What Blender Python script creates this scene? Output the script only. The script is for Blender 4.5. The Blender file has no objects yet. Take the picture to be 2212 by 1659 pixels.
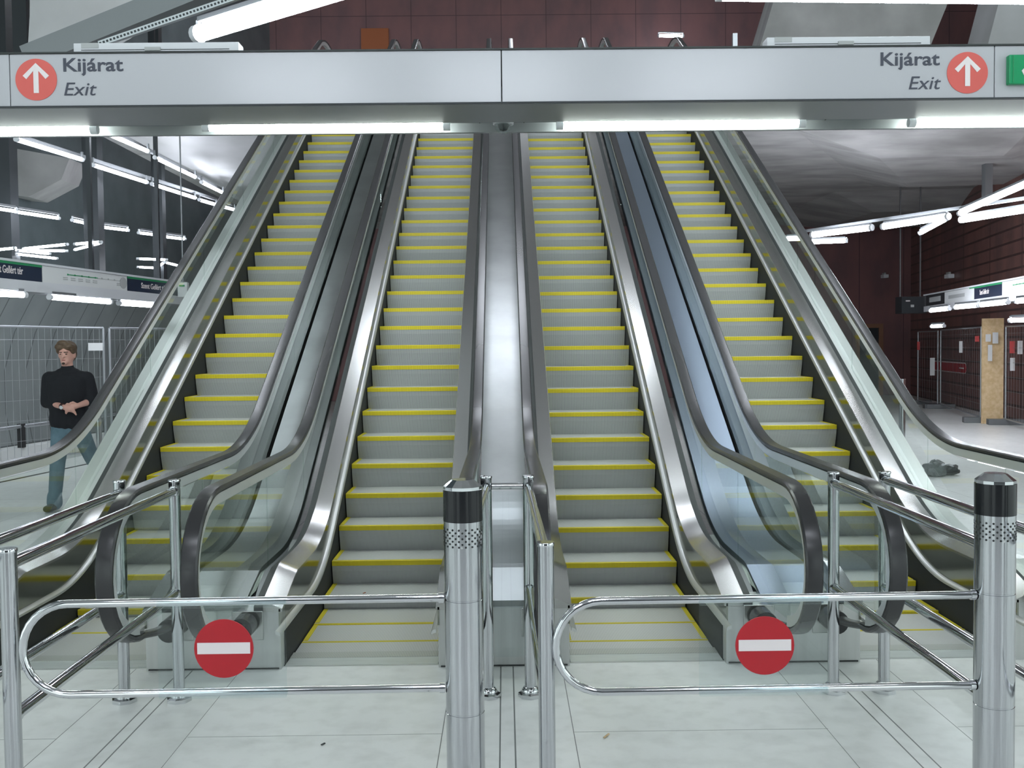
import bpy, bmesh, math, random
from mathutils import Vector, Matrix
random.seed(7)
S = bpy.context.scene
COL = S.collection

# ---------------------------------------------------------------- camera
FPX, PITCH, YAW, ROLL, EYE = 2182.56, .03771, .00722, .01069, Vector((0, 0, 1.75))
_F = Vector((math.sin(YAW)*math.cos(PITCH), math.cos(YAW)*math.cos(PITCH), -math.sin(PITCH)))
_R0 = Vector((math.cos(YAW), -math.sin(YAW), 0)); _U0 = _R0.cross(_F)
_R = _R0*math.cos(ROLL) - _U0*math.sin(ROLL); _U = _R0*math.sin(ROLL) + _U0*math.cos(ROLL)
cam = bpy.data.cameras.new('camera'); cam.sensor_width = 36; cam.lens = FPX/2212*36; cam.clip_end = 200
co = bpy.data.objects.new('camera', cam); COL.objects.link(co)
M = Matrix.Identity(4)
for i in range(3):
    M[i][0], M[i][1], M[i][2], M[i][3] = _R[i], _U[i], -_F[i], EYE[i]
co.matrix_world = M
S.camera = co

# ---------------------------------------------------------------- world, exposure
S.view_settings.view_transform = 'Standard'; S.view_settings.look = 'None'
S.view_settings.gamma = 1; S.view_settings.use_curve_mapping = False
S.view_settings.exposure = 1.42
W = bpy.data.worlds.new('world'); S.world = W; W.use_nodes = True
W.node_tree.nodes['Background'].inputs[0].default_value = (.62, .72, .72, 1)
W.node_tree.nodes['Background'].inputs[1].default_value = .9
S.cycles.max_bounces = 7; S.cycles.transparent_max_bounces = 16
S.cycles.glossy_bounces = 3; S.cycles.diffuse_bounces = 3; S.cycles.use_adaptive_sampling = True; S.cycles.adaptive_threshold = .06; S.cycles.adaptive_min_samples = 16
S.cycles.sample_clamp_indirect = 3.0
S.cycles.use_denoising = True
TUBE = 22.0        # radiance of the fluorescent tubes

# ---------------------------------------------------------------- materials
def mat(name, col, rough=.5, metal=0., spec=.5, emit=None, estr=0., noise=None, bump=None):
    m = bpy.data.materials.new(name); m.use_nodes = True
    nt = m.node_tree; b = nt.nodes['Principled BSDF']
    b.inputs['Base Color'].default_value = (*col, 1); b.inputs['Roughness'].default_value = rough
    b.inputs['Metallic'].default_value = metal; b.inputs['Specular IOR Level'].default_value = spec
    if emit:
        b.inputs['Emission Color'].default_value = (*emit, 1); b.inputs['Emission Strength'].default_value = estr
    if noise or bump:
        tc = nt.nodes.new('ShaderNodeTexCoord'); mp = nt.nodes.new('ShaderNodeMapping')
        nt.links.new(tc.outputs['Object'], mp.inputs[0])
    if noise:
        sc, col2, stretch = noise
        mp.inputs['Scale'].default_value = stretch
        n = nt.nodes.new('ShaderNodeTexNoise'); n.inputs['Scale'].default_value = sc; n.inputs['Detail'].default_value = 5
        nt.links.new(mp.outputs[0], n.inputs['Vector'])
        r = nt.nodes.new('ShaderNodeValToRGB'); r.color_ramp.elements[0].position = .35; r.color_ramp.elements[1].position = .65
        r.color_ramp.elements[0].color = (*col, 1); r.color_ramp.elements[1].color = (*col2, 1)
        nt.links.new(n.outputs[0], r.inputs[0]); nt.links.new(r.outputs[0], b.inputs['Base Color'])
    if bump:
        sc, st, dist = bump
        n = nt.nodes.new('ShaderNodeTexNoise'); n.inputs['Scale'].default_value = sc; n.inputs['Detail'].default_value = 3
        nt.links.new(tc.outputs['Object'], n.inputs['Vector'])
        bm_ = nt.nodes.new('ShaderNodeBump'); bm_.inputs['Strength'].default_value = st; bm_.inputs['Distance'].default_value = dist
        nt.links.new(n.outputs[0], bm_.inputs['Height']); nt.links.new(bm_.outputs[0], b.inputs['Normal'])
    return m

def glassmat(name, tint, ior=1.5, extra=0.0):
    m = bpy.data.materials.new(name); m.use_nodes = True; nt = m.node_tree; nt.nodes.clear()
    o = nt.nodes.new('ShaderNodeOutputMaterial'); t = nt.nodes.new('ShaderNodeBsdfTransparent'); g = nt.nodes.new('ShaderNodeBsdfGlossy')
    t.inputs[0].default_value = (*tint, 1); g.inputs['Roughness'].default_value = .015; g.inputs[0].default_value = (.9, 1, .95, 1)
    f = nt.nodes.new('ShaderNodeFresnel'); f.inputs[0].default_value = ior
    a = nt.nodes.new('ShaderNodeMath'); a.operation = 'ADD'; a.inputs[1].default_value = extra; a.use_clamp = True
    x = nt.nodes.new('ShaderNodeMixShader')
    ge = nt.nodes.new('ShaderNodeNewGeometry'); iv = nt.nodes.new('ShaderNodeMath'); iv.operation = 'SUBTRACT'; iv.inputs[0].default_value = 1
    mu = nt.nodes.new('ShaderNodeMath'); mu.operation = 'MULTIPLY'; nt.links.new(ge.outputs['Backfacing'], iv.inputs[1])
    nt.links.new(f.outputs[0], a.inputs[0]); nt.links.new(a.outputs[0], mu.inputs[0]); nt.links.new(iv.outputs[0], mu.inputs[1]); nt.links.new(mu.outputs[0], x.inputs[0])
    nt.links.new(t.outputs[0], x.inputs[1]); nt.links.new(g.outputs[0], x.inputs[2]); nt.links.new(x.outputs[0], o.inputs[0])
    return m

def stripes(name, c0, c1, pitch, axis=0, rough=.45, metal=.6, duty=.55, bump=.3):
    """cleats: alternating bands along one local axis"""
    m = mat(name, c0, rough, metal); nt = m.node_tree; b = nt.nodes['Principled BSDF']
    tc = nt.nodes.new('ShaderNodeTexCoord'); sx = nt.nodes.new('ShaderNodeSeparateXYZ'); nt.links.new(tc.outputs['Object'], sx.inputs[0])
    d = nt.nodes.new('ShaderNodeMath'); d.operation = 'DIVIDE'; d.inputs[1].default_value = pitch
    fr = nt.nodes.new('ShaderNodeMath'); fr.operation = 'FRACT'; gt = nt.nodes.new('ShaderNodeMath'); gt.operation = 'GREATER_THAN'; gt.inputs[1].default_value = duty
    nt.links.new(sx.outputs[axis], d.inputs[0]); nt.links.new(d.outputs[0], fr.inputs[0]); nt.links.new(fr.outputs[0], gt.inputs[0])
    mx = nt.nodes.new('ShaderNodeMixRGB'); mx.inputs[1].default_value = (*c0, 1); mx.inputs[2].default_value = (*c1, 1)
    nt.links.new(gt.outputs[0], mx.inputs[0]); nt.links.new(mx.outputs[0], b.inputs['Base Color'])
    bp = nt.nodes.new('ShaderNodeBump'); bp.inputs['Strength'].default_value = bump; bp.inputs['Distance'].default_value = .002; bp.invert = True
    nt.links.new(gt.outputs[0], bp.inputs['Height']); nt.links.new(bp.outputs[0], b.inputs['Normal'])
    return m

steel = mat('brushed_steel', (.52, .53, .52), .33, .75, noise=(3., (.58, .59, .58), (8, .5, .5)))
deck_steel = mat('deck_steel', (.45, .455, .44), .22, 1.)
median_steel = mat('median_steel', (.27, .28, .28), .30, .9, noise=(2.5, (.32, .33, .33), (1, 1, 1)))
outer_m = mat('outer_deck_steel', (.66, .68, .66), .34, .7)
skirt_steel = mat('skirt_steel', (.30, .31, .27), .12, 1.)
bright_alu = mat('bright_aluminium', (.62, .63, .62), .36, .7)
chrome = mat('chrome', (.66, .67, .69), .06, 1.)
chrome_soft = mat('satin_chrome', (.56, .57, .59), .12, 1., noise=(6, (.50, .51, .53), (30, 30, .6)))
rubber = mat('handrail_rubber', (.034, .034, .036), .26, 0, .55)
black = mat('black_brush', (.018, .02, .02), .7)
black_gloss = mat('black_gloss', (.008, .009, .011), .16)
gasket = mat('dark_gasket', (.03, .035, .035), .5)
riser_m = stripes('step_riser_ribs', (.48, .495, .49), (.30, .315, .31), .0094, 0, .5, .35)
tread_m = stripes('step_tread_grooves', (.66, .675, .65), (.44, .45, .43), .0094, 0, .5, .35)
yellow_m = stripes('yellow_demarcation', (.72, .60, .015), (.46, .37, .01), .0094, 0, .5, 0)
side_yellow = mat('yellow_side', (.66, .56, .02), .55)
comb_m = stripes('comb_ribs', (.58, .60, .56), (.38, .40, .37), .0094, 0, .45, .5)
plate_m = mat('landing_plate', (.60, .64, .62), .32, .25, noise=(5, (.66, .70, .68), (1, 6, 1)))
glass = glassmat('balustrade_glass', (.925, .952, .938), 1.45, .015)
clear = glassmat('clear_acrylic', (.955, .975, .98), 1.45, .01)
guide_m = mat('handrail_guide', (.74, .76, .75), .3, .55)
white_panel = mat('white_enamel', (.52, .52, .55), .22, 0, .5)
soffit_m = mat('soffit_grey', (.22, .23, .24), .45, .2)
soffit_d = mat('soffit_recess', (.20, .22, .23), .5, .2)
red_sign = mat('red_sign', (.47, .010, .02), .4)
coral = mat('coral_disc', (.72, .13, .11), .4)
signwhite = mat('sign_white', (.85, .78, .78), .4)
ink = mat('sign_ink', (.06, .065, .09), .5)
green_m = mat('sign_green', (.0, .30, .11), .35)
navy = mat('sign_navy', (.018, .03, .06), .35)
line_green = mat('line_green', (.03, .30, .12), .4)
paper = mat('paper', (.75, .76, .76), .6)
greydot = mat('pale_grey', (.45, .46, .46), .6)
redpaper = mat('red_paper', (.6, .09, .09), .6)
lamp_body = mat('lamp_housing', (.70, .71, .74), .35)
grey_metal = mat('grey_metal', (.20, .21, .22), .45, .6)
dark_metal = mat('dark_metal', (.035, .04, .045), .5, .3)
galv = mat('galvanised', (.42, .44, .46), .4, .8)
osb = mat('plywood', (.55, .38, .20), .7, noise=(14, (.66, .49, .29), (1, 1, 1)))
orange_board = mat('orange_board', (.42, .13, .05), .7)
concrete = mat('concrete', (.27, .265, .26), .85, noise=(.8, (.40, .39, .385), (1, 2.5, 1)))
concrete_l = mat('concrete_light', (.38, .38, .38), .85, noise=(.7, (.48, .48, .49), (1, 1, 1)))
upper_wall_m = mat('dark_hall_wall', (.12, .145, .155), .3, 0, .5, noise=(1.5, (.16, .19, .20), (1, 1, 1)))
tile_white = mat('white_tile', (.68, .70, .69), .4)
rail_black = mat('black_clamp', (.02, .02, .022), .5)

def emat(name, col, s):
    return mat(name, (.8, .8, .8), .4, emit=col, estr=s)
tube_blue = emat('tube_cool', (.86, .91, 1.), TUBE)
tube_far = emat('tube_far', (.86, .91, 1.), TUBE*.42)
tube_green = emat('tube_neutral', (.90, 1., .93), TUBE)
led_green = emat('led_green', (0., 1., .4), 3.)

# rust panels: dark corten sheets with seams
def rust_mat(name, c0, c1, px, pz, seam=.006, axis=0, rough=.42):
    m = mat(name, c0, rough, .25, .5, noise=(1.6, c1, (1, 1, .5))); nt = m.node_tree; b = nt.nodes['Principled BSDF']
    src = b.inputs['Base Color'].links[0].from_socket
    tc = nt.nodes.new('ShaderNodeTexCoord'); sx = nt.nodes.new('ShaderNodeSeparateXYZ'); nt.links.new(tc.outputs['Object'], sx.inputs[0])
    outs = []
    for ax, p in ((axis, px), (2, pz)):
        d = nt.nodes.new('ShaderNodeMath'); d.operation = 'DIVIDE'; d.inputs[1].default_value = p
        f = nt.nodes.new('ShaderNodeMath'); f.operation = 'FRACT'; l = nt.nodes.new('ShaderNodeMath'); l.operation = 'LESS_THAN'; l.inputs[1].default_value = seam/p
        nt.links.new(sx.outputs[ax], d.inputs[0]); nt.links.new(d.outputs[0], f.inputs[0]); nt.links.new(f.outputs[0], l.inputs[0]); outs.append(l.outputs[0])
    mxx = nt.nodes.new('ShaderNodeMath'); mxx.operation = 'MAXIMUM'; nt.links.new(outs[0], mxx.inputs[0]); nt.links.new(outs[1], mxx.inputs[1])
    mx = nt.nodes.new('ShaderNodeMixRGB'); mx.inputs[2].default_value = (c0[0]*.5, c0[1]*.5, c0[2]*.5, 1)
    nt.links.new(mxx.outputs[0], mx.inputs[0]); nt.links.new(src, mx.inputs[1]); nt.links.new(mx.outputs[0], b.inputs['Base Color'])
    return m
rust = rust_mat('rust_panels', (.21, .12, .125), (.28, .14, .138), 1.45, 6.2, .02)
rust_dark = rust_mat('rust_ribbed', (.16, .092, .086), (.27, .13, .108), 2.4, .30, .05, 1)
tunnel_m = rust_mat('tunnel_cladding', (.26, .29, .29), (.31, .34, .335), .62, 9., .025, 1, .45)

# floor: pale stone slabs with joints at set places
def floor_material():
    m = mat('floor_slabs', (.76, .77, .75), .34, 0, .45, noise=(1.3, (.83, .84, .82), (1, .5, 1))); nt = m.node_tree; b = nt.nodes['Principled BSDF']
    src = b.inputs['Base Color'].links[0].from_socket
    n2 = nt.nodes.new('ShaderNodeTexNoise'); n2.inputs['Scale'].default_value = 9; n2.inputs['Detail'].default_value = 8
    g = nt.nodes.new('ShaderNodeNewGeometry'); nt.links.new(g.outputs['Position'], n2.inputs['Vector'])
    mul = nt.nodes.new('ShaderNodeMixRGB'); mul.blend_type = 'MULTIPLY'; mul.inputs[0].default_value = .35
    r2 = nt.nodes.new('ShaderNodeValToRGB'); r2.color_ramp.elements[0].position = .3; r2.color_ramp.elements[0].color = (.72, .72, .70, 1); r2.color_ramp.elements[1].position = .55
    nt.links.new(n2.outputs[0], r2.inputs[0]); nt.links.new(src, mul.inputs[1]); nt.links.new(r2.outputs[0], mul.inputs[2])
    sx = nt.nodes.new('ShaderNodeSeparateXYZ'); nt.links.new(g.outputs['Position'], sx.inputs[0])
    def M_(op, a, bb):
        n = nt.nodes.new('ShaderNodeMath'); n.operation = op
        for i, v in ((0, a), (1, bb)):
            if v is None: continue
            if isinstance(v, (int, float)): n.inputs[i].default_value = v
            else: nt.links.new(v, n.inputs[i])
        return n.outputs[0]
    X, Y = sx.outputs[0], sx.outputs[1]
    acc = None
    def add(v):
        nonlocal acc
        acc = v if acc is None else M_('MAXIMUM', acc, v)
    for x, w in ((-.038, .007), (.029, .007), (-1.783, .007), (-1.719, .007), (-2.04, .004), (-.30, .004), (.295, .004), (-1.455, .003), (1.443, .003), (1.702, .007), (1.774, .007), (2.033, .004), (-3.6, .004), (3.6, .004), (-5.2, .004), (5.2, .004)):
        add(M_('LESS_THAN', M_('ABSOLUTE', M_('SUBTRACT', X, x), None), w/2))
    ym = M_('LESS_THAN', M_('ABSOLUTE', M_('SUBTRACT', M_('FRACT', M_('DIVIDE', M_('ADD', Y, -4.51+12+.6), 1.2), None), .5), None), .0016)
    side = M_('MAXIMUM', M_('GREATER_THAN', M_('ABSOLUTE', X, None), 2.04), M_('MULTIPLY', M_('GREATER_THAN', M_('ABSOLUTE', X, None), .298), M_('LESS_THAN', M_('ABSOLUTE', X, None), 1.45)))
    add(M_('MULTIPLY', ym, side))
    mx = nt.nodes.new('ShaderNodeMixRGB'); mx.inputs[2].default_value = (.16, .17, .165, 1)
    nt.links.new(acc, mx.inputs[0]); nt.links.new(mul.outputs[0], mx.inputs[1]); nt.links.new(mx.outputs[0], b.inputs['Base Color'])
    return m
floor_m = floor_material()

# ---------------------------------------------------------------- geometry helpers
class MB:
    def __init__(s): s.v, s.f = [], []
    def quadbox(s, c8):
        n = len(s.v); s.v += [tuple(p) for p in c8]
        s.f += [tuple(n+i for i in q) for q in ((0, 3, 2, 1), (4, 5, 6, 7), (0, 1, 5, 4), (1, 2, 6, 5), (2, 3, 7, 6), (3, 0, 4, 7))]
        return s
    def box(s, x0, x1, y0, y1, z0, z1):
        return s.quadbox([(x0, y0, z0), (x1, y0, z0), (x1, y1, z0), (x0, y1, z0), (x0, y0, z1), (x1, y0, z1), (x1, y1, z1), (x0, y1, z1)])
    def bar(s, a, b, w, h=None, up=(0, 0, 1)):
        h = h or w; a, b = Vector(a), Vector(b); d = (b-a).normalized(); r = d.cross(Vector(up))
        if r.length < 1e-4: r = d.cross(Vector((0, 1, 0)))
        r.normalize(); u = r.cross(d)
        c = []
        for p in (a, b):
            c.append([p - r*w/2 - u*h/2, p + r*w/2 - u*h/2, p + r*w/2 + u*h/2, p - r*w/2 + u*h/2])
        return s.quadbox(c[0]+c[1])
    def loft(s, lines, closed=True, caps=True):
        """lines: polylines of equal length, one per profile vertex"""
        n = len(s.v); L = len(lines); K = len(lines[0])
        for l in lines: s.v += [tuple(p) for p in l]
        rng = L if closed else L-1
        for i in range(rng):
            j = (i+1) % L
            for k in range(K-1): s.f.append((n+i*K+k, n+j*K+k, n+j*K+k+1, n+i*K+k+1))
        if closed and caps:
            s.f.append(tuple(n+i*K for i in range(L))[::-1]); s.f.append(tuple(n+i*K+K-1 for i in range(L)))
        return s
    def tube(s, pts, r, seg=12, caps=True, r2=None):
        pts = [Vector(p) for p in pts]; n0 = len(s.v); up = None; K = len(pts)
        for i, p in enumerate(pts):
            d = (pts[min(i+1, K-1)] - pts[max(i-1, 0)]).normalized()
            if up is None:
                up = Vector((0, 0, 1)) if abs(d.z) < .9 else Vector((0, 1, 0))
            a = d.cross(up); a.normalize(); b = a.cross(d); up = b
            rr = r if r2 is None else r + (r2-r)*i/(K-1)
            for k in range(seg):
                t = 2*math.pi*k/seg; s.v.append(tuple(p + a*rr*math.cos(t) + b*rr*math.sin(t)))
        for i in range(K-1):
            for k in range(seg):
                k2 = (k+1) % seg; s.f.append((n0+i*seg+k, n0+i*seg+k2, n0+(i+1)*seg+k2, n0+(i+1)*seg+k))
        if caps:
            s.f.append(tuple(n0+k for k in range(seg))[::-1]); s.f.append(tuple(n0+(K-1)*seg+k for k in range(seg)))
        return s
    def lathe(s, prof, c, seg=32):
        """prof: (r, z) from bottom to top"""
        n = len(s.v); x, y, z0 = c
        for r, z in prof:
            for k in range(seg):
                t = 2*math.pi*k/seg; s.v.append((x+r*math.cos(t), y+r*math.sin(t), z0+z))
        for i in range(len(prof)-1):
            for k in range(seg):
                k2 = (k+1) % seg; s.f.append((n+i*seg+k, n+i*seg+k2, n+(i+1)*seg+k2, n+(i+1)*seg+k))
        s.f.append(tuple(n+k for k in range(seg))[::-1]); s.f.append(tuple(n+(len(prof)-1)*seg+k for k in range(seg)))
        return s
    def prism(s, poly, d):
        """poly: 3-D outline, extruded by vector d"""
        n = len(s.v); L = len(poly); d = Vector(d)
        s.v += [tuple(p) for p in poly] + [tuple(Vector(p)+d) for p in poly]
        s.f.append(tuple(range(n, n+L))); s.f.append(tuple(range(n+2*L-1, n+L-1, -1)))
        for i in range(L): j = (i+1) % L; s.f.append((n+i, n+i+L, n+j+L, n+j))
        return s
    def disc(s, c, r, ax='y', t=.004, seg=40):
        x, y, z = c; pts = []
        for k in range(seg):
            a = 2*math.pi*k/seg
            pts.append((x+r*math.cos(a), y, z+r*math.sin(a)))
        return s.prism(pts, (0, t, 0))
    def build(s, name, m, parent=None, smooth=False, bevel=0, loc=None):
        me = bpy.data.meshes.new(name); o_ = Vector((0, 0, 0))
        v = s.v
        if loc is not None:
            o_ = Vector(loc); v = [tuple(Vector(p)-o_) for p in s.v]
        me.from_pydata(v, [], s.f); me.update()
        b = bmesh.new(); b.from_mesh(me); bmesh.ops.recalc_face_normals(b, faces=b.faces); b.to_mesh(me); b.free()
        me.materials.append(m)
        o = bpy.data.objects.new(name, me); COL.objects.link(o)
        if loc is not None: o.location = o_
        if smooth:
            for p in me.polygons: p.use_smooth = True
            me.set_sharp_from_angle(angle=math.radians(40))
        if bevel:
            mod = o.modifiers.new('bevel', 'BEVEL'); mod.width = bevel; mod.segments = 2; mod.limit_method = 'ANGLE'
        if parent is not None:
            o.parent = parent; pl = parent.get('_loc')
            o.matrix_parent_inverse = Matrix.Translation(-Vector(parent['_loc'])) if pl is not None else Matrix.Identity(4)
        return o

def tag(o, label, cat, group=None, kind=None):
    o['label'] = label; o['category'] = cat
    if group: o['group'] = group
    if kind: o['kind'] = kind
    return o
def thing(name, label, cat, loc=(0, 0, 0), group=None):
    o = bpy.data.objects.new(name, None); COL.objects.link(o); o.location = loc; o['_loc'] = tuple(loc); o.empty_display_size = .1
    return tag(o, label, cat, group)
def struct(name, mb, m, **k):
    o = mb.build(name, m, **k); o['kind'] = 'structure'; return o

def px(u, v, Y):
    """a point of the photograph taken at depth Y"""
    d = _F + _R*((u-1106)/FPX) - _U*((v-829.5)/FPX)
    return EYE + d*(Y/d.y)

def text(parent, body, x, y, z, size, m, bold=0., shear=0., name='lettering', align='LEFT', rot=(math.pi/2, 0, 0), sx=1.):
    c = bpy.data.curves.new('txt', 'FONT'); c.body = body; c.size = size; c.extrude = .0015; c.offset = bold; c.shear = shear; c.align_x = align
    t = bpy.data.objects.new('txt', c); COL.objects.link(t)
    bpy.context.view_layer.update()
    me = bpy.data.meshes.new_from_object(t.evaluated_get(bpy.context.evaluated_depsgraph_get()))
    bpy.data.objects.remove(t); me.materials.clear(); me.materials.append(m)
    R_ = Matrix.Translation((x, y, z)) @ Matrix.Rotation(rot[2], 4, 'Z') @ Matrix.Rotation(rot[0], 4, 'X') @ Matrix.Diagonal((sx, 1, 1, 1))
    me.transform(R_)
    o = bpy.data.objects.new(name, me); COL.objects.link(o)
    if parent is not None:
        p = parent; o.parent = p
        if p.get('_loc') is not None: o.matrix_parent_inverse = Matrix.Translation(-Vector(p['_loc']))
    return o

# ================================================================ SETTING
fl = MB().box(-9.2, 14.5, -6, 5.50, -.3, 0).box(-9.2, -3.12, 5.50, 34, -.3, 0).box(3.08, 14.5, 5.50, 34, -.3, 0).box(-3.12, 3.08, 9.2, 34, -.3, 0)
fl.box(-3.12, 3.08, 5.50, 9.2, -1.1, -1.0)
struct('floor', fl, floor_m)
UZ = 5.9                       # upper landing
struct('wall_back', MB().box(-16, 16, 33, 33.3, -.3, 16), rust)
struct('ceiling', MB().box(-16, 16, -6, 34, 15.5, 16), concrete)
# slab of the upper landing, with its folded concrete underside
struct('trim_1', MB().box(-7.2, 16, 17.6, 33, UZ-.3, UZ), concrete)
TD = Vector((.15, .989, 0)).normalized()      # direction of the tracks
def along(p, t, off=0., z=0.):
    n = Vector((TD.y, -TD.x, 0)); q = Vector((p[0], p[1], 0)) + TD*t + n*off; q.z = z; return q
LB = (-6.28, 12.7)
# left tunnel wall, curved outwards with its foot at the track
lines = []
for z, off in ((-.3, -3.6), (.6, -3.75), (1.4, -3.75), (2.1, -3.55), (2.75, -3.2), (3.25, -2.75)):
    lines.append([along(LB, t, off, z) for t in (-9, 22)])
o = struct('wall_left', MB().loft(lines, closed=False), tunnel_m, smooth=True)
# upper left wall, dark glossy panels
struct('wall_left.001', MB().quadbox([along(LB, -12, -4.5, 3.3), along(LB, -12, -4.2, 3.3), along(LB, 22, -4.2, 3.3), along(LB, 22, -4.5, 3.3),
        along(LB, -12, -4.5, 15.5), along(LB, -12, -4.2, 15.5), along(LB, 22, -4.2, 15.5), along(LB, 22, -4.5, 15.5)]), upper_wall_m)
# right wall with ribbed rust sheets
struct('wall_right.001', MB().box(15.6, 16, 9, 33, -.3, 15.5), concrete)
RW0, RW1 = Vector((10.4, 18.0, 0)), Vector((13.3, 33.0, 0)); rd = (RW1-RW0).normalized(); rn = Vector((rd.y, -rd.x, 0))
a, b_ = RW0 - rd*10, RW1
struct('wall_right', MB().quadbox([a, a+rn*.3, b_+rn*.3, b_, a+Vector((0, 0, UZ)), a+rn*.3+Vector((0, 0, UZ)), b_+rn*.3+Vector((0, 0, UZ)), b_+Vector((0, 0, UZ))]), rust_dark)

# ================================================================ ESCALATORS
AX, HW, YB, T30 = -.0192, .4208, 6.585, math.tan(math.radians(30))
GAP = .7493
CEN = {'RI': AX+.3661+HW, 'LI': AX-.3661-HW, 'RO': AX+.3661+3*HW+GAP, 'LO': AX-.3661-3*HW-GAP}
def zc(Y, zf, h, T=.42, drop=True):
    y0 = YB + (zf-h)/T30; y1 = YB + (UZ+zf-h)/T30
    if Y < y0-T: z = zf
    elif Y < y0+T: z = zf + T30*(Y-y0+T)**2/(4*T)
    elif Y < y1-T: z = (Y-YB)*T30 + h
    elif Y < y1+T: z = UZ+zf - T30*(y1+T-Y)**2/(4*T)
    else: z = UZ+zf
    if drop and Y < 5.85 and zf > .3: z -= (5.85-Y)*.30
    return z
def ys(a, b):
    L = [a]; y = a
    while y < b - 1e-6:
        y += .07 if (y < 8.0 or y > 16.2) else .9
        L.append(min(y, b))
    return L
# nose track: arc length -> (Y, Z)
track = [(5.0, 0.0, 0.0)]
while track[-1][0] < 18.6:
    y = track[-1][0]+.01; z = zc(y, 0, 0, .36); p = track[-1]
    track.append((y, z, p[2]+math.hypot(.01, z-p[1])))
def at_s(s):
    lo, hi = 0, len(track)-1
    while hi-lo > 1:
        m = (lo+hi)//2
        if track[m][2] <= s: lo = m
        else: hi = m
    f = (s-track[lo][2])/(track[hi][2]-track[lo][2]); return (track[lo][0]+f*(track[hi][0]-track[lo][0]), track[lo][1]+f*(track[hi][1]-track[lo][1]))
S0 = next(t[2] for t in track if t[0] >= 7.6354)
# prototype step meshes
WS = HW-.004
prof = [(0, 0), (.002, -.03), (.010, -.075), (.026, -.125), (.048, -.1885), (.056, -.23)]
body = MB(); body.loft([[(-WS, y, z), (WS, y, z)] for y, z in [(.002, -.002)] + [(y+.006, z) for y, z in prof[1:]] + [(.372, -.23), (.372, 0), (.03, 0)]])
ris = MB(); ris.loft([[(-WS, y-.002, z), (WS, y-.002, z)] for y, z in prof[1:]] + [[(-WS, y+.008, z), (WS, y+.008, z)] for y, z in reversed(prof[1:])])
edg = MB(); edg.loft([[(-WS, y, z), (WS, y, z)] for y, z in [(.018, .0025), (.001, .0025), (-.0035, -.002), (-.0025, -.034), (.004, -.034), (.004, -.004), (.018, -.004)]])
sid = MB().box(-WS, -WS+.028, .04, .372, -.002, .0025); sid2 = MB().box(WS-.028, WS, .04, .372, -.002, .0025)
P_body = body.build('step', tread_m); P_ris = ris.build('riser', riser_m); P_edg = edg.build('step_edge', yellow_m); P_sid = sid.build('side_marking', side_yellow); P_sid2 = sid2.build('side_marking', side_yellow)
protos = (P_body, P_ris, P_edg, P_sid, P_sid2)

def newel_path():
    """outer path of a handrail in (Y, Z)"""
    pts = [(5.50, .262), (5.35, .266), (5.18, .285), (5.02, .315), (4.87, .348)]
    for k in range(1, 18):
        pts.append((4.87-.42*math.sin(math.pi*k/18), .719-.371*math.cos(math.pi*k/18)))
    pts.append((4.87, 1.09))
    for y in ys(5.0, 17.7): pts.append((y, zc(y, 1.09, .87, .5, False)))
    c = UZ+.719
    for k in range(0, 19):
        pts.append((17.9+.42*math.sin(math.pi*k/18), c+.371*math.cos(math.pi*k/18)))
    pts += [(17.6, c-.40), (17.4, c-.44)]
    return pts
HP = newel_path()
def offs(pts, d):
    out = []
    for i, (y, z) in enumerate(pts):
        a = pts[max(i-1, 0)]; b = pts[min(i+1, len(pts)-1)]; ty, tz = b[0]-a[0], b[1]-a[1]; l = math.hypot(ty, tz)
        out.append((y + tz/l*d, z - ty/l*d))       # to the inside of the loop
    return out
def sweep(path_off, xs):
    """closed profile: list of (x, offset)"""
    return MB().loft([[(x, y, z) for y, z in offs(HP, d)] for x, d in path_off])

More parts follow.
